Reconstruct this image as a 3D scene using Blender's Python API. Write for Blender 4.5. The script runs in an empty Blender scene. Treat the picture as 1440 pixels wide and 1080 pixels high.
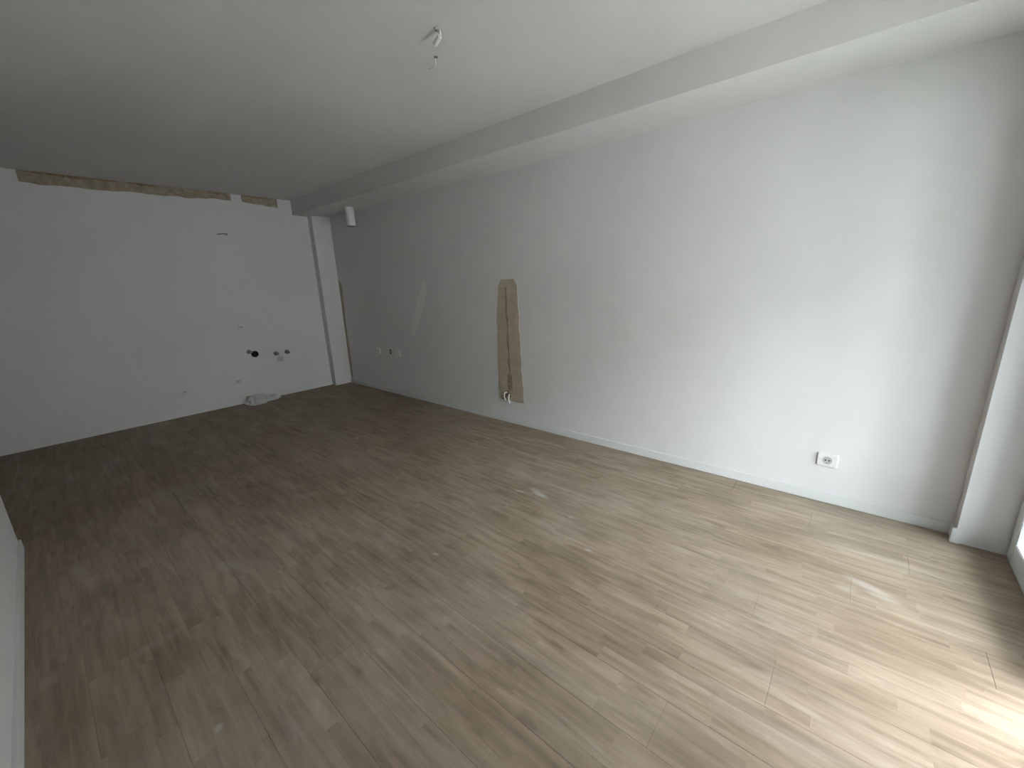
import bpy, bmesh, math, random
from mathutils import Vector, Matrix, noise
random.seed(7)
C = bpy.context.scene.collection
S = bpy.context.scene

# ------------------------------------------------------------------ camera
F_PX, YAW, PITCH, ROLL, CAM_H = 573.72, math.radians(-48.978), math.radians(14.217), math.radians(-2.200), 1.5
fw = Vector((math.cos(PITCH)*math.cos(YAW), math.cos(PITCH)*math.sin(YAW), -math.sin(PITCH)))
rt = Vector((math.sin(YAW), -math.cos(YAW), 0)); up = rt.cross(fw)
r2 = math.cos(ROLL)*rt + math.sin(ROLL)*up
u2 = -math.sin(ROLL)*rt + math.cos(ROLL)*up
cam = bpy.data.objects.new('camera', bpy.data.cameras.new('camera'))
cam.matrix_world = Matrix(((r2.x, u2.x, -fw.x, 0), (r2.y, u2.y, -fw.y, 0), (r2.z, u2.z, -fw.z, CAM_H), (0, 0, 0, 1)))
cam.data.sensor_width = 36; cam.data.lens = F_PX/1440*36; cam.data.clip_start = 0.02
C.objects.link(cam); S.camera = cam

# ------------------------------------------------------------------ world: plain overcast sky
W = bpy.data.worlds.new('World'); S.world = W; W.use_nodes = True
nt = W.node_tree; nt.nodes.clear()
out = nt.nodes.new('ShaderNodeOutputWorld'); bg = nt.nodes.new('ShaderNodeBackground')
tc = nt.nodes.new('ShaderNodeTexCoord'); sp = nt.nodes.new('ShaderNodeSeparateXYZ'); rp = nt.nodes.new('ShaderNodeValToRGB')
nt.links.new(tc.outputs['Generated'], sp.inputs[0]); nt.links.new(sp.outputs['Z'], rp.inputs[0])
# standard overcast distribution: three times brighter overhead than at the horizon
rp.color_ramp.elements[0].position = 0.0; rp.color_ramp.elements[0].color = (0.315, 0.331, 0.354, 1)
rp.color_ramp.elements[1].position = 1.0; rp.color_ramp.elements[1].color = (0.90, 0.975, 1.07, 1)
nt.links.new(rp.outputs[0], bg.inputs[0]); nt.links.new(bg.outputs[0], out.inputs[0])
bg.inputs[1].default_value = 71

S.view_settings.view_transform = 'Standard'; S.view_settings.look = 'None'
S.view_settings.gamma = 1; S.view_settings.use_curve_mapping = False
S.view_settings.exposure = 0.0
S.cycles.max_bounces = 14; S.cycles.diffuse_bounces = 9; S.cycles.transparent_max_bounces = 12

# ------------------------------------------------------------------ dimensions (metres, floor at z = 0)
XW, XB, YR, YL = -0.73, 6.33, -3.17, 0.34       # window wall, back wall, right wall, left partition
ZC, ZS, YS = 2.70, 2.505, -2.70                  # ceiling, beam underside, beam face
XP = 3.78                                        # end of the left partition
YH = 3.30                                        # far side of the hallway
WY0, WY1, WZ = -3.07, -1.05, 2.36                 # window opening

# portal: guides sampling of the sky through the opening, gives off no light of its own
pl = bpy.data.lights.new('sky_portal', 'AREA'); pl.shape = 'RECTANGLE'; pl.size = WY1-WY0; pl.size_y = WZ
pl.cycles.is_portal = True
po = bpy.data.objects.new('sky_portal', pl); po.location = (XW-0.32, (WY0+WY1)/2, WZ/2)
po.rotation_euler = (math.pi/2, 0, -math.pi/2); C.objects.link(po)

# ------------------------------------------------------------------ helpers
def tag(o, label=None, cat=None, group=None, kind=None):
    for k, v in (('label', label), ('category', cat), ('group', group), ('kind', kind)):
        if v: o[k] = v
    return o
def link(name, me, parent=None, loc=(0, 0, 0)):
    o = bpy.data.objects.new(name, me); C.objects.link(o); o.location = loc
    if parent: o.parent = parent
    return o
def obj(name, bm, m, parent=None, loc=(0, 0, 0), smooth=False):
    bmesh.ops.recalc_face_normals(bm, faces=bm.faces)
    me = bpy.data.meshes.new(name); bm.to_mesh(me); bm.free()
    me.materials.append(m)
    if smooth:
        for p in me.polygons: p.use_smooth = True
    return link(name, me, parent, loc)
def empty(name, loc): 
    o = bpy.data.objects.new(name, None); C.objects.link(o); o.location = loc; o.empty_display_size = .05; return o
def box(bm, x0, x1, y0, y1, z0, z1, bev=0):
    vs = [bm.verts.new((x, y, z)) for z in (z0, z1) for (x, y) in ((x0, y0), (x1, y0), (x1, y1), (x0, y1))]
    fs = [bm.faces.new([vs[i] for i in q]) for q in ((3, 2, 1, 0), (4, 5, 6, 7), (0, 1, 5, 4), (1, 2, 6, 5), (2, 3, 7, 6), (3, 0, 4, 7))]
    if bev:
        es = list({e for f in fs for e in f.edges})
        bmesh.ops.bevel(bm, geom=es, offset=bev, segments=2, affect='EDGES', clamp_overlap=True)
    return bm
def B(*a, **k): return box(bmesh.new(), *a, **k)
def lathe(bm, prof, M=Matrix(), n=24):
    """prof: list of (radius, height) about local z."""
    rings = []
    for r, h in prof:
        if r < 1e-6: rings.append([bm.verts.new(M @ Vector((0, 0, h)))])
        else: rings.append([bm.verts.new(M @ Vector((r*math.cos(2*math.pi*i/n), r*math.sin(2*math.pi*i/n), h))) for i in range(n)])
    for a, b in zip(rings, rings[1:]):
        for i in range(n):
            j = (i+1) % n
            if len(a) == 1 and len(b) == 1: continue
            if len(a) == 1: bm.faces.new((a[0], b[i], b[j]))
            elif len(b) == 1: bm.faces.new((a[i], a[j], b[0]))
            else: bm.faces.new((a[i], a[j], b[j], b[i]))
    return bm
def tube(bm, pts, rad, n=8):
    pts = [Vector(p) for p in pts]; rings = []
    for i, p in enumerate(pts):
        t = (pts[min(i+1, len(pts)-1)] - pts[max(i-1, 0)]).normalized()
        a = t.cross(Vector((0.31, 0.2, 0.93))).normalized(); b = t.cross(a)
        rings.append([bm.verts.new(p + rad*(math.cos(2*math.pi*k/n)*a + math.sin(2*math.pi*k/n)*b)) for k in range(n)])
    for a, b in zip(rings, rings[1:]):
        for k in range(n): bm.faces.new((a[k], a[(k+1) % n], b[(k+1) % n], b[k]))
    bm.faces.new(rings[0]); bm.faces.new(rings[-1][::-1]); return bm
def curve_pts(ctrl, n=6):
    ctrl = [Vector(c) for c in ctrl]; P = [ctrl[0]] + ctrl + [ctrl[-1]]; o = []
    for i in range(1, len(P)-2):
        for k in range(n):
            t = k/n; a, b, c, d = P[i-1], P[i], P[i+1], P[i+2]
            o.append(0.5*((2*b)+(c-a)*t+(2*a-5*b+4*c-d)*t*t+(3*b-a-3*c+d)*t**3))
    o.append(ctrl[-1]); return o

# ------------------------------------------------------------------ materials
class N:
    def __init__(s, name, rough=.6, spec=.5):
        s.m = bpy.data.materials.new(name); s.m.use_nodes = True; s.t = s.m.node_tree
        s.b = s.t.nodes['Principled BSDF']; s.b.inputs['Roughness'].default_value = rough
        s.b.inputs['Specular IOR Level'].default_value = spec
    def n(s, typ, **k):
        x = s.t.nodes.new('ShaderNode'+typ)
        for a, v in k.items(): setattr(x, a, v)
        return x
    def l(s, a, b): s.t.links.new(a, b)
    def math(s, op, a, b=None, clamp=False):
        x = s.n('Math', operation=op, use_clamp=clamp)
        for i, v in enumerate((a, b)):
            if v is None: continue
            if isinstance(v, (int, float)): x.inputs[i].default_value = v
            else: s.l(v, x.inputs[i])
        return x.outputs[0]
    def mix(s, f, a, b, typ='MIX'):
        x = s.n('Mix', data_type='RGBA', blend_type=typ, clamp_factor=True)
        for sock, v in ((x.inputs[0], f), (x.inputs[6], a), (x.inputs[7], b)):
            if isinstance(v, (int, float)): sock.default_value = v
            elif isinstance(v, tuple): sock.default_value = (*v, 1)
            else: s.l(v, sock)
        return x.outputs[2]
    def noise(s, vec, scale, detail=4, rough=.5, dist=0):
        x = s.n('TexNoise'); x.inputs['Scale'].default_value = scale; x.inputs['Detail'].default_value = detail
        x.inputs['Roughness'].default_value = rough; x.inputs['Distortion'].default_value = dist
        s.l(vec, x.inputs['Vector']); return x.outputs[0]
    def ramp(s, f, stops):
        x = s.n('ValToRGB'); s.l(f, x.inputs[0]); e = x.color_ramp.elements
        e[0].position, e[0].color = stops[0][0], (*stops[0][1], 1); e[1].position, e[1].color = stops[1][0], (*stops[1][1], 1)
        for p, c in stops[2:]: q = e.new(p); q.color = (*c, 1)
        return x.outputs[0]
    def pos(s): return s.n('NewGeometry').outputs['Position']
    def mp(s, v, loc=(0, 0, 0), rot=(0, 0, 0), sc=(1, 1, 1)):
        x = s.n('Mapping'); s.l(v, x.inputs[0]); x.inputs[1].default_value = loc; x.inputs[2].default_value = rot; x.inputs[3].default_value = sc
        return x.outputs[0]
    def bump(s, h, st, dist=.002):
        x = s.n('Bump'); x.inputs['Strength'].default_value = st; x.inputs['Distance'].default_value = dist
        s.l(h, x.inputs['Height']); s.l(x.outputs[0], s.b.inputs['Normal'])
    def ellipse(s, p, cx, cy, rx, ry, rot, soft=.5):
        """soft elliptical mask in world xy"""
        q = s.n('VectorMath', operation='SUBTRACT'); s.l(p, q.inputs[0]); q.inputs[1].default_value = (cx, cy, 0)
        r = s.mp(q.outputs[0], rot=(0, 0, -rot)); sc = s.n('VectorMath', operation='MULTIPLY'); s.l(r, sc.inputs[0]); sc.inputs[1].default_value = (1/rx, 1/ry, 0)
        ln = s.n('VectorMath', operation='LENGTH'); s.l(sc.outputs[0], ln.inputs[0])
        mr = s.n('MapRange'); mr.inputs['From Min'].default_value = 1; mr.inputs['From Max'].default_value = soft
        s.l(ln.outputs['Value'], mr.inputs[0]); return mr.outputs[0]

def paint(name, col, rough=.75, mott=.03):
    k = N(name, rough, .3); p = k.pos()
    n1 = k.noise(p, 1.3, 3); n2 = k.noise(p, 9, 4)
    f = k.math('ADD', k.math('MULTIPLY', n1, .7), k.math('MULTIPLY', n2, .3))
    c0 = tuple(c*(1-mott*1.6) for c in col); c1 = tuple(min(1, c*(1+mott)) for c in col)
    k.l(k.ramp(f, [(.3, c0), (.7, c1)]), k.b.inputs['Base Color'])
    k.bump(k.noise(p, 420, 3), .18, .0006); return k.m
M_wall = paint('white_wall_paint', (.668, .656, .66))
M_ceil = paint('ceiling_paint', (.668, .652, .648))
M_trim = paint('white_lacquer', (.64, .65, .645), .45, .01)
def plain(name, col, rough=.5, spec=.5, nsc=30, amt=.06):
    k = N(name, rough, spec); f = k.noise(k.pos(), nsc, 3)
    k.l(k.ramp(f, [(.3, tuple(c*(1-amt) for c in col)), (.7, tuple(min(1, c*(1+amt)) for c in col))]), k.b.inputs['Base Color']); return k.m
M_plastic = plain('white_plastic', (.70, .70, .69), .35)
M_grey = plain('grey_plastic', (.22, .22, .21), .45)
M_black = plain('black_hole', (.01, .01, .01), .9)
M_dark = plain('dark_box_inside', (.07, .065, .06), .8)
M_copper = plain('dull_metal', (.25, .23, .2), .45)
M_frame = plain('white_window_frame', (.82, .84, .84), .3)
M_bag = plain('crumpled_white_film', (.60, .61, .59), .4, .5, 14, .10)
M_conc = plain('balcony_concrete', (.52, .51, .495), .85, .3, 5, .08)
M_render = plain('outside_render', (.6, .59, .56), .85, .3, 3, .05)
M_sky_blocker = plain('added_sky_blocker_grey', (.24, .235, .22), .85, .3, 2, .15)
M_ground = plain('ground', (.16, .18, .12), .9, .2, .3, .25)
M_joint = plain('joint_dark', (.10, .075, .05), .8)

def plaster_mat():
    k = N('bare_plaster', .9, .2); p = k.pos()
    f = k.noise(p, 11, 5, .6); g = k.noise(k.mp(p, sc=(1, 1, .25)), 26, 4)
    c = k.ramp(f, [(.3, (.375, .312, .235)), (.7, (.48, .415, .325))])
    c = k.mix(k.math('MULTIPLY', g, .45), c, (.51, .45, .37))
    k.l(c, k.b.inputs['Base Color']); k.bump(k.noise(p, 90, 4), .5, .003); return k.m
M_plaster = plaster_mat()
M_bare = plain('unpainted_render', (.33, .275, .215), .9, .2, 18, .2)
M_rough = plain('raw_edge_mortar', (.26, .19, .12), .95, .2, 40, .35)
M_groove = plain('cable_chase', (.27, .222, .165), .95, .2, 25, .3)

# darker knots and scuffs (x, y, rx, ry)
DARK = ((.145, -1.557, .07, .022), (3.98, -2.84, .16, .05), (1.25, -2.36, .06, .02), (1.13, -1.38, .05, .018), (1.44, -2.56, .07, .025), (1.06, -1.24, .05, .015), (1.36, -.557, .045, .018), (1.46, -.433, .05, .025))
def wood_mat():
    k = N('laminate_three_strip_oak', .5, .12); p = k.pos()
    sep = k.n('SeparateXYZ'); k.l(p, sep.inputs[0]); X, Y = sep.outputs[0], sep.outputs[1]
    row = k.math('FLOOR', k.math('DIVIDE', k.math('ADD', Y, 3.157), .065))
    wn = k.n('TexWhiteNoise', noise_dimensions='1D'); k.l(row, wn.inputs['W'])
    cell = k.math('FLOOR', k.math('ADD', k.math('DIVIDE', X, .43), k.math('MULTIPLY', wn.outputs['Value'], 7.3)))
    cv = k.n('CombineXYZ'); k.l(cell, cv.inputs[0]); k.l(row, cv.inputs[1])
    w2 = k.n('TexWhiteNoise', noise_dimensions='2D'); k.l(cv.outputs[0], w2.inputs['Vector'])
    rnd = w2.outputs['Value']
    off = k.n('VectorMath', operation='SCALE'); k.l(w2.outputs['Color'], off.inputs[0]); off.inputs['Scale'].default_value = 9
    ad = k.n('VectorMath', operation='ADD'); k.l(p, ad.inputs[0]); k.l(off.outputs[0], ad.inputs[1])
    grain = k.noise(k.mp(ad.outputs[0], sc=(1.0, 11, 1)), 2.6, 5, .55, .5)
    cloud = k.noise(k.mp(p, sc=(1.0, 2.0, 1)), 2.3, 4, .6)
    fine = k.noise(k.mp(ad.outputs[0], sc=(3, 70, 1)), 6, 3, .6)
    c = k.ramp(grain, [(.25, (.155, .113, .077)), (.75, (.318, .256, .191)), (.5, (.237, .186, .135))])
    c = k.mix(k.math('MULTIPLY', fine, .14), c, (.35, .285, .215))
    tone = k.ramp(rnd, [(0, (.93, .92, .91)), (1, (1.065, 1.065, 1.07))])
    c = k.mix(1.0, c, tone, 'MULTIPLY')
    c = k.mix(1.0, c, k.ramp(cloud, [(.3, (.84, .83, .81)), (.7, (1.13, 1.13, 1.14))]), 'MULTIPLY')
    # knots
    kn = k.noise(k.mp(ad.outputs[0], sc=(1, 2.6, 1)), 4.2, 2, .5)
    c = k.mix(k.math('MULTIPLY', k.ramp(kn, [(.645, (0, 0, 0)), (.74, (1, 1, 1))]), .5), c, (.13, .09, .06))
    # dust film and building-site smears
    d1 = k.noise(p, 1.1, 5, .62, .3); d2 = k.noise(k.mp(p, rot=(0, 0, .5), sc=(.6, 2.2, 1)), 2.4, 5, .65, .8)
    dust = k.math('ADD', k.math('MULTIPLY', k.ramp(d1, [(.45, (0, 0, 0)), (.75, (1, 1, 1))]), .16),
                  k.math('MULTIPLY', k.ramp(d2, [(.56, (0, 0, 0)), (.74, (1, 1, 1))]), .15))
    # (x, y, rx, ry, rotation, strength): dried smears seen in the photograph
    for cx, cy, rx, ry, ro, st in ((1.63, -2.12, .13, .035, -.25, .5), (1.76, -2.06, .06, .015, .2, .4), (-.2, -2.34, .14, .045, -.45, .38),
                                   (-.1, -2.28, .06, .03, .2, .25), (3.13, .12, .27, .045, .1, .16), (2.2, -.07, .04, .11, .1, .2),
                                   (1.553, -.128, .022, .018, 0, .4), (2.55, -.42, .10, .05, .5, .12), (1.69, -1.22, .03, .012, .5, .45),
                                   (1.28, -2.0, .03, .012, .2, .35), (1.02, -1.78, .03, .014, .2, .4), (3.0, -1.05, .09, .05, .7, .2)):
        e = k.ellipse(p, cx, cy, rx, ry, ro, .35)
        e = k.math('MULTIPLY', e, k.math('MULTIPLY', k.ramp(d2, [(.30, (.35, .35, .35)), (.6, (1, 1, 1))]), st))
        dust = k.math('ADD', dust, e)
    c = k.mix(k.math('MINIMUM', dust, .8), c, (.56, .54, .50))
    for cx, cy, rx, ry in DARK:
        e = k.ellipse(p, cx, cy, rx, ry, .05, .1)
        c = k.mix(k.math('MULTIPLY', e, k.math('MULTIPLY', grain, .95)), c, (.10, .075, .055))
    k.l(c, k.b.inputs['Base Color'])
    r = k.math('ADD', k.math('MULTIPLY', dust, .35), k.math('ADD', k.math('MULTIPLY', grain, .12), .42)); k.l(r, k.b.inputs['Roughness'])
    k.bump(fine, .15, .0006); return k.m
M_wood = wood_mat()

g = N('clear_glass'); g.t.nodes.remove(g.b)
tr, gl, fr, mx = g.n('BsdfTransparent'), g.n('BsdfGlossy'), g.n('Fresnel'), g.n('MixShader')
tr.inputs[0].default_value = (.93, .96, .95, 1); gl.inputs['Roughness'].default_value = .01; fr.inputs[0].default_value = 1.45
g.l(fr.outputs[0], mx.inputs[0]); g.l(tr.outputs[0], mx.inputs[1]); g.l(gl.outputs[0], mx.inputs[2])
g.l(mx.outputs[0], g.t.nodes['Material Output'].inputs[0]); M_glass = g.m

# ------------------------------------------------------------------ structure
T = .2
floor = obj('floor', B(XW-.30, XB+T, YR-T, YH+T, -.25, -.009), M_joint); tag(floor, 'dusty grey-brown laminate floor of narrow oak strips', kind='structure')
wr = obj('wall_right', B(XW-.30, XB+T, YR-T, YR, -.009, ZC), M_wall); tag(wr, 'long white painted wall with filled cable chase', kind='structure')
wb = obj('wall_back', B(XB, XB+T, YR, YH+T, -.009, ZC), M_wall); tag(wb, 'white far wall with pipe openings and bare strip under ceiling', kind='structure')
wl = obj('wall_left', B(XW, XP, YL, YL+.12, -.009, ZC), M_wall); tag(wl, 'white partition wall ending short of the far wall', kind='structure')
bm = B(2.3, XB, YH, YH+T, -.009, ZC); box(bm, 2.1, 2.3, YL+.12, YH+T, -.009, ZC)
tag(obj('wall_hallway', bm, M_wall), 'white hallway wall beyond the partition', kind='structure')
ce = obj('ceiling', B(XW-.30, XB+T, YR-T, YH+T, ZC, ZC+.2), M_ceil); tag(ce, 'white painted ceiling', kind='structure')
obj('beam', B(XW, XB, YR, YS, ZS, ZC), M_ceil, ce)['label'] = 'boxed-in beam along the long wall'
bm = B(XW-.30, XW, YR, WY0, -.009, ZC); box(bm, XW-.30, XW, WY1, YL+.12, -.009, ZC); box(bm, XW-.30, XW, WY0, WY1, WZ, ZC)
tag(obj('wall_window', bm, M_wall), 'window wall around the balcony door', kind='structure')
# corner pillar at the far end, pier beside the balcony door
obj('pillar', B(6.20, XB, YR, -2.905, 0, ZS), M_wall, wb)['label'] = 'narrow white boxed pillar in the far corner'
obj('pillar', B(XW, -.54, YR, -3.07, 0, ZS), M_wall, wr)['label'] = 'shallow white pier beside the balcony door'

# skirting boards
def skirt(name, x0, x1, y0, y1, face, parent=None):
    """face: 'y+','y-','x-','x+' = direction the board looks"""
    h, bm = .066, bmesh.new()
    box(bm, x0, x1, y0, y1, 0, h, bev=.0015)
    return tag(obj(name, bm, M_trim, parent), kind='structure')
skirt('baseboard_right', -.54, 6.20, YR, YR+.014, 'y+')['label'] = 'low white skirting board along the long wall'
skirt('baseboard_left', XW, XP, YL-.014, YL, 'y-')['label'] = 'low white skirting board on the partition'
skirt('baseboard_back', XB-.012, XB, -2.905, -2.16, 'x-')['label'] = 'short white skirting piece between pillar and crumpled film'
o = skirt('baseboard_pier', -.54, -.527, YR+.014, -3.068, 'x+'); o['label'] = 'short white skirting end piece on the pier'
bmesh_end = B(-.560, -.520, -3.082, -3.056, 0, .085, bev=.003)
o2 = obj('end_cap', bmesh_end, M_trim, o)

# ---- bare plaster and patches, pieces of the walls
def strip_patch(name, parent, m, pts_top, pts_bot, axis, c, thick, side):
    """ragged slab between two polylines on a wall plane; axis 'x' -> plane x=c, 'y' -> plane y=c"""
    bm = bmesh.new()
    def P(u, z, d): return (c+side*d, u, z) if axis == 'x' else (u, c+side*d, z)
    F = [[bm.verts.new(P(u, z, thick)) for u, z in L] for L in (pts_top, pts_bot)]
    K = [[bm.verts.new(P(u, z, -.004)) for u, z in L] for L in (pts_top, pts_bot)]
    n = len(pts_top)
    for i in range(n-1):
        bm.faces.new((F[0][i], F[0][i+1], F[1][i+1], F[1][i]))
        bm.faces.new((F[0][i], K[0][i], K[0][i+1], F[0][i+1]))
        bm.faces.new((F[1][i], F[1][i+1], K[1][i+1], K[1][i]))
    bm.faces.new((F[0][0], F[1][0], K[1][0], K[0][0])); bm.faces.new((F[0][-1], K[0][-1], K[1][-1], F[1][-1]))
    return obj(name, bm, m, parent)
def rag(u0, u1, n, zf, amp, seed):
    return [(u0+(u1-u0)*i/n, zf(i/n) + amp*noise.noise(Vector((i*.7, seed, 0))) ) for i in range(n+1)]
# vertical filled chase on the long wall (x 2.61 .. 2.95, z .25 .. 1.52)
n = 44; zt, zb = 1.515, .245
left = []; right = []
for i in range(n+1):
    t = i/n; z = zt+(zb-zt)*t
    e = .035*max(0, 1-t/.06)**1.5 
    left.append((2.885+.07*min(1, t*3)*.6+.02*t+.012*noise.noise(Vector((t*14, 3, 0)))+.006*noise.noise(Vector((t*60, 3, 0)))-e, z))
    right.append((2.645-.045*t+.010*noise.noise(Vector((t*12, 8, 0)))+.006*noise.noise(Vector((t*50, 5, 0)))+e, z))
pp = strip_patch('plaster_patch', wr, M_plaster, left, right, 'y', YR, .004, 1)
pp['label'] = 'beige bare plaster strip over a filled cable chase'
# narrow groove down its middle and hollow at its foot
gl_, gr_ = [], []
for i in range(n+1):
    t = i/n; z = 1.44+(.36-1.44)*t
    w = .012+.008*noise.noise(Vector((t*9, 1, 2))) + (.02 if t > .84 else 0)
    cx = 2.795-.018*t+.008*noise.noise(Vector((t*7, 4, 1)))
    gl_.append((cx+w, z)); gr_.append((cx-w, z))
strip_patch('groove', pp, M_groove, gl_, gr_, 'y', YR+.004, .0008, 1)
bmh = bmesh.new()
lathe(bmh, [(0, .0055), (.040, .0055), (.046, .003), (.046, 0)], Matrix.Translation((2.815, YR, .305)) @ Matrix.Rotation(-math.pi/2, 4, 'X') @ Matrix.Diagonal((1, 1.25, 1, 1)), 18)
obj('hollow', bmh, M_rough, pp)
# faint streak of reflected light on the long wall, painted as a paler patch
sm = strip_patch('painted_light_streak', wr, paint('light_streak_tint', (.72, .72, .705), .6, .01), [(4.50, .86), (4.36, 1.10), (4.20, 1.40), (4.10, 1.56)], [(4.42, .84), (4.26, 1.06), (4.10, 1.34), (4.06, 1.50)], 'y', YR, .001, 1)
# unpainted seam beside the pillar
strip_patch('plaster_seam', wr, M_plaster, [(6.10, 1.55-.0), (6.14, .9), (6.12, .4), (6.14, .08)], [(6.19, 1.6), (6.195, .9), (6.195, .4), (6.19, .08)], 'y', YR, .003, 1)
# bare strips where the far wall meets the ceiling
def bare(u0, u1, zlow, seed, dark):
    n = 26
    top = [(u0+(u1-u0)*i/n, ZC-.001) for i in range(n+1)]
    bot = rag(u0, u1, n, zlow, .022, seed)
    q = strip_patch('plaster_patch', wb, M_bare, top, bot, 'x', XB, .004, -1)
    q['label'] = 'unpainted plaster strip along the ceiling of the far wall'
    for a, b in dark:
        tp = [(a+(b-a)*i/14, ZC-.001) for i in range(15)]
        bt = rag(a, b, 14, lambda t: ZC-.026+.012*abs(2*t-1), .014, seed+4)
        strip_patch('raw_edge', q, M_rough, tp, bt, 'x', XB-.004, .002, -1)
bare(-.20, -1.97, lambda t: ZC-.115+.03*t, 1.3, ((-.22, -.93), (-1.0, -1.22), (-1.72, -1.92)))
bare(-2.09, -2.52, lambda t: ZC-.085-.03*t, 5.1, ((-2.12, -2.4),))

# ---- laminate planks: children of the floor
PW, PL = .195, 1.29; me_cache = {}
def plank(x0, x1, y0, y1):
    key = (round(x1-x0, 3), round(y1-y0, 3))
    if key not in me_cache:
        bm = bmesh.new(); lx, ly, b, g_ = key[0], key[1], .0012, .0003
        lo = [bm.verts.new(v) for v in ((g_, g_, -.009), (lx-g_, g_, -.009), (lx-g_, ly-g_, -.009), (g_, ly-g_, -.009))]
        mi = [bm.verts.new((v.co.x, v.co.y, -b*.6)) for v in lo]
        hi = [bm.verts.new(v) for v in ((b, b, 0), (lx-b, b, 0), (lx-b, ly-b, 0), (b, ly-b, 0))]
        bm.faces.new(hi)
        for A, Bq in ((lo, mi), (mi, hi)):
            for i in range(4): bm.faces.new((A[i], A[(i+1) % 4], Bq[(i+1) % 4], Bq[i]))
        me = bpy.data.meshes.new('floor_plank'); bm.to_mesh(me); bm.free(); me.materials.append(M_wood); me_cache[key] = me
    link('floor_plank', me_cache[key], floor, (x0, y0, 0))
y = YR+.013; row = 0
offs = [0, .47, .9, .2, .68, 1.1, .35]
while y < YH-.01:
    y1 = min(y+PW, YH); xs = XW if y < YL else 2.3
    x = xs - offs[row % 7]
    while x < XB-.001:
        a, b = max(x, xs), min(x+PL, XB)
        if b-a > .02: plank(a, b, y, y1)
        x += PL
    y = y1; row += 1

# ---- balcony door / window
win = empty('window_1', (XW, (WY0+WY1)/2, 0)); tag(win, 'white framed balcony glazing beside the pier', kind='structure')
ox, oy = XW, (WY0+WY1)/2
def wbx(name, y0, y1, z0, z1, x0=-.075, x1=0.0, m=None, parent=None, bev=.004):
    return obj(name, B(x0, x1, y0-oy, y1-oy, z0, z1, bev=bev), m or M_frame, parent or win)
MY = -2.07
wbx('frame', WY0, -2.99, 0, WZ); wbx('frame', WY1-.07, WY1, 0, WZ); wbx('frame', -2.99, WY1-.07, WZ-.07, WZ)
wbx('mullion', MY-.05, MY+.04, 0, WZ-.07)
wbx('bottom_rail', -2.99, MY-.05, 0, .112)
wbx('threshold', MY+.04, WY1-.07, 0, .018)
def pane(y0, y1, z0, z1): wbx('pane', y0, y1, z0, z1, -.045, -.037, M_glass, bev=0)
pane(-2.99, MY-.05, .112, WZ-.07)
# sill board outside under the glazing
wbx('sill', WY0, WY1, -.06, 0, -.30, -.0, M_conc, bev=0)

# ---- loggia outside
DX = 2.2; x0, x1 = XW-.30-DX, XW-.30
lg = obj('balcony', B(x0, x1, -3.6, 4.0, -.30, -.05), M_conc); tag(lg, 'concrete balcony outside the window', kind='structure')
obj('balcony_roof', B(x0, x1, -3.6, 4.0, 2.6, 2.85), M_render, lg)
obj('side_wall', B(x0, x1, 3.7, 4.0, -.05, 2.6), M_render, lg)
obj('side_wall', B(x0, x1, -3.6, -3.3, -.05, 2.6), M_render, lg)
tag(obj('ground', B(-120, XW-.30, -90, 90, -6.3, -6), M_ground), 'ground below the balcony', kind='structure')

bm = B(-21, -15, -26, 24, -6, 6.6)  # out-of-view building, added to cut off low sky and darken the far wall
for k in range(13):
    for z in (-4.6, -1.6, 1.4, 4.4): box(bm, -15.0, -14.9, -24.6+3.7*k, -22.6+3.7*k, z, z+1.5)
tag(obj('added_sky_blocker', bm, M_sky_blocker), 'unseen plain building added to block the low sky', kind='structure')

# ------------------------------------------------------------------ objects
AX = Matrix.Rotation(-math.pi/2, 4, 'X')      # local +z -> world +y (out of the long wall)
AB = Matrix.Rotation(-math.pi/2, 4, 'Y')      # local +z -> world -x (out of the far wall)
def rounded_rect(w, h, r, n=4):
    o = []
    for cx, cy, a0 in ((w/2-r, h/2-r, 0), (-w/2+r, h/2-r, 90), (-w/2+r, -h/2+r, 180), (w/2-r, -h/2+r, 270)):
        for k in range(n+1):
            a = math.radians(a0+90*k/n); o.append((cx+r*math.cos(a), cy+r*math.sin(a)))
    return o
def plate_bm(w, h, d, M, r=.008, hole=None):
    """bevelled cover plate; hole = radius of the round opening"""
    bm = bmesh.new(); L = rounded_rect(w, h, r); Li = [(x*(w-.008)/w, y*(h-.008)/h) for x, y in L]; n = len(L)
    rings = [[bm.verts.new(M @ Vector((x, y, z))) for x, y in Q] for Q, z in ((L, 0), (L, d-.003), (Li, d))]
    for a, b in zip(rings, rings[1:]):
        for i in range(n): bm.faces.new((a[i], a[(i+1) % n], b[(i+1) % n], b[i]))
    if hole:
        ang = [math.atan2(y, x) for x, y in Li]
        hr = [[bm.verts.new(M @ Vector((hole*math.cos(a), hole*math.sin(a), z))) for a in ang] for z in (d, d-.001)]
        for a, b in ((rings[-1], hr[0]), (hr[0], hr[1])):
            for i in range(n): bm.faces.new((a[i], a[(i+1) % n], b[(i+1) % n], b[i]))
    else: bm.faces.new(rings[-1])
    return bm
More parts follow.
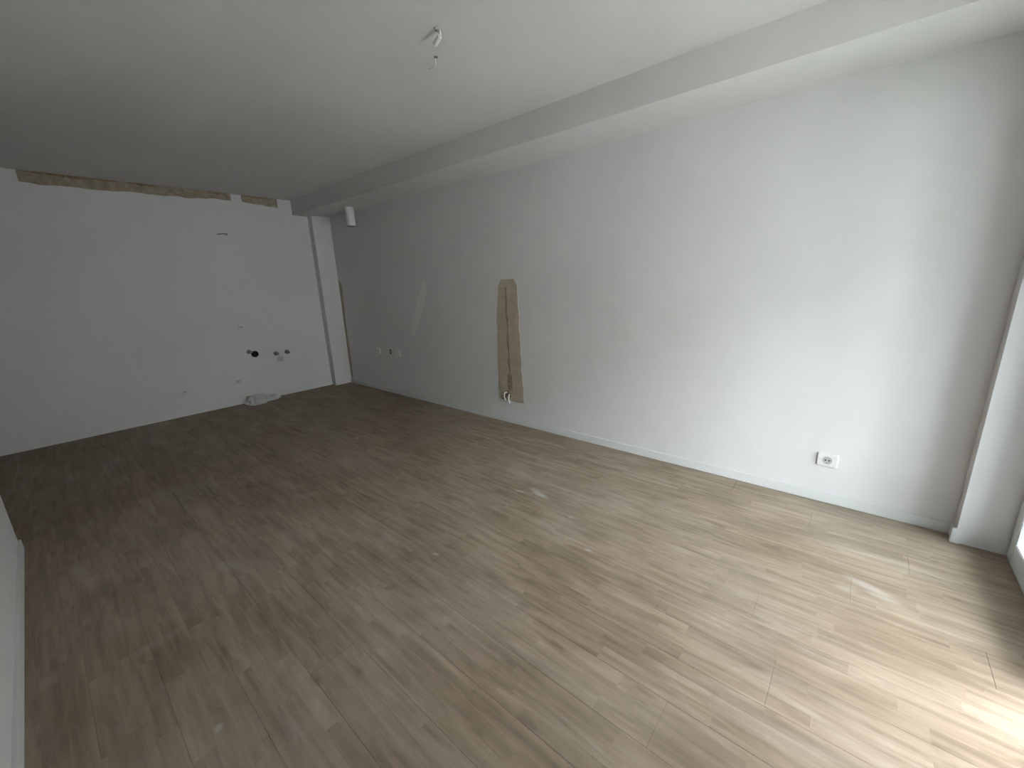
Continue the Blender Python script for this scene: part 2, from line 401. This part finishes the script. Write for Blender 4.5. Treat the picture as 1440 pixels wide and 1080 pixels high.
def wall_socket(loc, M, label, w=.108, h=.088, group=None):
    t = empty('wall_socket', loc); tag(t, label, 'socket', group)
    obj('cover_plate', plate_bm(w, h, .012, M), M_plastic, t)
    bm = bmesh.new(); lathe(bm, [(.0255, .0118), (.025, .0142), (.0225, .0142), (.021, .0124), (0, .0124)], M, 28); obj('recess', bm, plain('socket_recess', (.40, .40, .39), .4), t, smooth=False)
    for s in (-1, 1):
        bm = bmesh.new(); lathe(bm, [(.0048, .0124), (.0045, .0132), (0, .0132)], M @ Matrix.Translation((s*.0095, 0, 0)), 12); obj('contact_hole', bm, M_black, t)
    for s in (-1, 1):
        bm = bmesh.new(); bmesh.ops.transform(box(bm, -.003, .003, s*.0175-.002, s*.0175+.002, .0122, .0138), matrix=M, verts=bm.verts); obj('earth_clip', bm, M_copper, t)
    return t
wall_socket((.064, YR, .294), AX, 'white single wall socket low on the long wall near the window')
# row of three on the long wall near the far corner
t = empty('open_socket', (4.975, YR, .60)); tag(t, 'unfinished socket insert with dark openings, middle of the far row', 'socket')
obj('mounting_frame', plate_bm(.075, .075, .006, AX, r=.006), plain('insert_grey', (.5, .5, .49), .5), t)
for dz in (.019, -.019):
    bm = bmesh.new(); lathe(bm, [(.017, .006), (.016, .0085), (.012, .0085), (.011, .0065), (0, .0065)], AX @ Matrix.Translation((0, -dz, 0)), 16); obj('opening', bm, M_black, t)
for x, lb in ((5.29, 'blank white cover plate left of the open socket'), (4.79, 'blank white cover plate right of the open socket')):
    t = empty('blank_cover', (x, YR, .585)); tag(t, lb, 'cover plate', 'blank cover plates beside the open socket')
    obj('cover_plate', plate_bm(.082, .082, .008, AX), M_plastic, t)
    for s in (-1, 1):
        bm = bmesh.new(); lathe(bm, [(.0035, .008), (.003, .0092), (0, .0092)], AX @ Matrix.Translation((s*.03, 0, 0)), 10)
        obj('screw', bm, M_copper, t)
# cable stub in the hollow at the foot of the filled chase
t = empty('cable_stub', (2.80, YR+.0055, .285)); tag(t, 'loose white cable ends at the foot of the beige plaster strip', 'cable')
for k, ctrl in enumerate([[(.03, 0, .05), (.035, .03, .045), (.03, .045, .01), (.022, .03, -.03)], [(-.005, 0, .03), (-.02, .03, .02), (-.026, .04, -.02), (-.03, .03, -.055)]]):
    bm = bmesh.new(); tube(bm, curve_pts(ctrl), .009 if k else .0065); obj('wire', bm, M_plastic, t, smooth=True)
bm = bmesh.new(); lathe(bm, [(0, 0), (.020, 0), (.022, .006), (.020, .014), (.013, .018), (0, .018)], AX @ Matrix.Translation((.016, .005, 0)), 18); obj('conduit_end', bm, plain('conduit_pink_grey', (.62, .57, .54), .5), t, smooth=True)

# far wall: pipe openings
def pipe_opening(y, z, r, label, m_rim, m_in, tw=.8, cat='pipe', name='pipe_opening', d=.02):
    t = empty(name, (XB, y, z)); tag(t, label, cat)
    bm = bmesh.new(); lathe(bm, [(r*1.12, 0), (r*1.12, d*.8), (r*1.05, d), (r*.9, d), (r*.84, d*.8), (r*.84, .002)], AB, 24); obj('collar', bm, m_rim, t, smooth=False)
    bm = bmesh.new(); lathe(bm, [(0, .002), (r*.86, .002)], AB, 24); obj('bore', bm, m_in, t)
    return t
pipe_opening(-1.900, .652, .039, 'black open drain pipe in the far wall', M_black, M_black)
def valve(y, z, label, cap=M_grey):
    t = empty('water_stub', (XB, y, z)); tag(t, label, 'pipe', 'water stubs on the far wall')
    bm = bmesh.new(); lathe(bm, [(.029, 0), (.029, .004), (.024, .009), (.014, .011)], AB, 22); obj('wall_rosette', bm, cap, t, smooth=True)
    bm = bmesh.new(); lathe(bm, [(.016, .006), (.016, .045), (.020, .046), (.020, .070), (.017, .074), (0, .074)], AB, 18); obj('pipe_end', bm, M_copper, t, smooth=False)
valve(-1.835, .692, 'dull water pipe stub just left of the black drain pipe')
valve(-2.165, .618, 'dull water pipe stub, left of the pair near the pillar')
valve(-2.312, .618, 'dull water pipe stub nearest the corner pillar')
def box_open(y, z, label, w=.075, h=.075, mm=None, mark=M_dark, mk=(.02, .010)):
    t = empty('junction_box', (XB, y, z)); tag(t, label, 'junction box', 'small box covers on the far wall')
    obj('cover_plate', plate_bm(w, h, .010, AB, r=.01), mm or M_wall, t)
    bm = bmesh.new(); bmesh.ops.transform(box(bm, -mk[1], mk[1], -mk[0], mk[0], .009, .0115, bev=.001), matrix=AB, verts=bm.verts); obj('knockout', bm, mark, t)
    return t
M_dim = plain('pale_grey_plastic', (.44, .45, .44), .5)
box_open(-2.215, .530, 'small grey box cover just below the two water stubs', .055, .075, M_dim, M_dim, (.01, .02))
box_open(-1.055, .305, 'low white box cover on the far wall, furthest left', .085, .07, M_wall, M_dim, (.018, .012))
box_open(-1.640, .312, 'low box cover on the far wall above the crumpled film', .07, .07, None, M_dim, (.014, .014))
box_open(-1.793, 1.030, 'faint box cover on the far wall above the drain pipe', .08, .07, None, M_dim, (.022, .012))
t = empty('cable_stub', (XB, -1.794, 2.205)); tag(t, 'short dark cable end high on the far wall', 'cable')
bm = bmesh.new(); tube(bm, curve_pts([(0, .05, -.004), (-.018, .03, .0), (-.022, 0, .003), (-.018, -.04, .006), (-.008, -.055, .004)]), .007); obj('wire', bm, M_grey, t, smooth=True)
bm = bmesh.new(); lathe(bm, [(.016, 0), (.015, .005), (.007, .009), (0, .009)], AB @ Matrix.Translation((0, -.05, 0)), 14); obj('grommet', bm, M_dim, t, smooth=True)

# crumpled white film on the floor against the far wall
def crumple(bm, cx, cy, lx, ly, h, seed, nu=30, nv=16, flat=.0):
    rows = []
    for j in range(nv+1):
        r = []
        for i in range(nu):
            th = 2*math.pi*i/nu; ph = math.pi/2*j/nv
            cr, sr = math.cos(ph)**.6, math.sin(ph)**.8
            v = Vector((math.cos(th)*3, math.sin(th)*3, ph*2.6))
            d = 1+.30*noise.noise(v+Vector((seed, 0, 0)))+.32*abs(noise.noise(v*2.4+Vector((0, seed, 0))))
            hh = h*sr*(.45+1.1*abs(noise.noise(Vector((math.cos(th)*cr*2.2+seed, math.sin(th)*cr*2.2, 1)))) + .55*noise.noise(v*2.2))
            r.append(bm.verts.new((min(cx+lx/2*cr*math.cos(th)*d, XB-.016-XB), cy+ly/2*cr*math.sin(th)*d, max(0, hh))))
        rows.append(r)
    for a, b in zip(rows, rows[1:]):
        for i in range(nu): bm.faces.new((a[i], a[(i+1) % nu], b[(i+1) % nu], b[i]))
    bm.faces.new(rows[-1]); bm.faces.new(rows[0][::-1])
t = empty('plastic_film', (XB, -1.85, 0)); tag(t, 'crumpled white plastic film on the floor against the far wall', 'plastic film')
bm = bmesh.new(); crumple(bm, -.13, .07, .24, .24, .115, 2.2); obj('bundle', bm, M_bag, t)
bm = bmesh.new(); crumple(bm, -.09, -.09, .16, .26, .075, 7.7); obj('fold', bm, M_bag, t)
bm = bmesh.new()
L = [(-.15, .02), (-.18, -.10), (-.145, -.2), (-.03, -.245), (-.02, -.10), (-.03, .04)]
a = [bm.verts.new((x, y_, .001)) for x, y_ in L]; b = [bm.verts.new((x*.98, y_*.98, .012+.008*(i % 2))) for i, (x, y_) in enumerate(L)]
bm.faces.new(b); bm.faces.new(a[::-1])
for i in range(6): bm.faces.new((a[i], a[(i+1) % 6], b[(i+1) % 6], b[i]))
obj('flap', bm, M_bag, t)

# small plaster crumb on the floor
bm = bmesh.new(); bmesh.ops.create_icosphere(bm, subdivisions=2, radius=.012)
for v in bm.verts:
    v.co *= 1+.35*noise.noise(v.co*90); v.co.y *= .8; v.co.x *= 1.1; v.co.z = max(0, v.co.z*.6+.006)
tag(obj('plaster_crumb', bm, M_plastic, None, (3.76, -1.90, 0)), 'tiny white plaster crumb lying mid-floor towards the far corner', 'debris')

# white cylindrical lamp body under the beam near the far corner
t = empty('surface_spotlight', (5.31, -3.0, ZS)); tag(t, 'small white cylindrical lamp fitting under the beam by the far corner', 'lamp')
bm = bmesh.new(); lathe(bm, [(0, 0), (.054, 0), (.056, -.006), (.056, -.225), (.053, -.232), (.044, -.232)], Matrix(), 28); obj('housing', bm, M_plastic, t)
bm = bmesh.new(); lathe(bm, [(.044, -.232), (.042, -.22), (0, -.22)], Matrix(), 28); obj('lens', bm, M_grey, t)
bm = bmesh.new(); lathe(bm, [(.0565, -.228), (.0575, -.232), (.054, -.238), (.044, -.236)], Matrix(), 28); obj('rim', bm, M_grey, t)

# lamp cable with terminal block hanging from the ceiling
t = empty('ceiling_cable', (1.76, -1.585, ZC)); tag(t, 'white lamp cable with terminal block dangling from the ceiling', 'cable')
bm = bmesh.new(); lathe(bm, [(.022, 0), (.021, -.004), (.012, -.008), (0, -.008)], Matrix(), 18); obj('cable_exit', bm, M_dim, t)
bm = bmesh.new(); tube(bm, curve_pts([(0, 0, 0), (-.006, .003, -.018), (-.011, .006, -.034)]), .005); obj('wire', bm, M_plastic, t, smooth=True)
bm = bmesh.new(); box(bm, -.030, .030, -.010, .010, -.009, .009, bev=.003)
bmesh.ops.transform(bm, matrix=Matrix.Translation((.018, .001, -.043)) @ Matrix.Rotation(math.radians(-11), 4, 'Z') @ Matrix.Rotation(.26, 4, 'Y'), verts=bm.verts); obj('terminal_block', bm, M_plastic, t)
t = empty('ceiling_hook', (1.972, -1.738, ZC)); tag(t, 'tiny dark ceiling plug with a short pale wire, below the lamp cable', 'hook')
bm = bmesh.new(); lathe(bm, [(.012, 0), (.011, -.003), (.004, -.006), (0, -.006)], Matrix(), 16); obj('plug', bm, M_grey, t)
bm = bmesh.new(); tube(bm, curve_pts([(.004, 0, -.004), (.014, -.006, -.022), (.028, -.015, -.030), (.072, -.009, -.035)]), .0032, 6); obj('wire', bm, M_plastic, t, smooth=True)
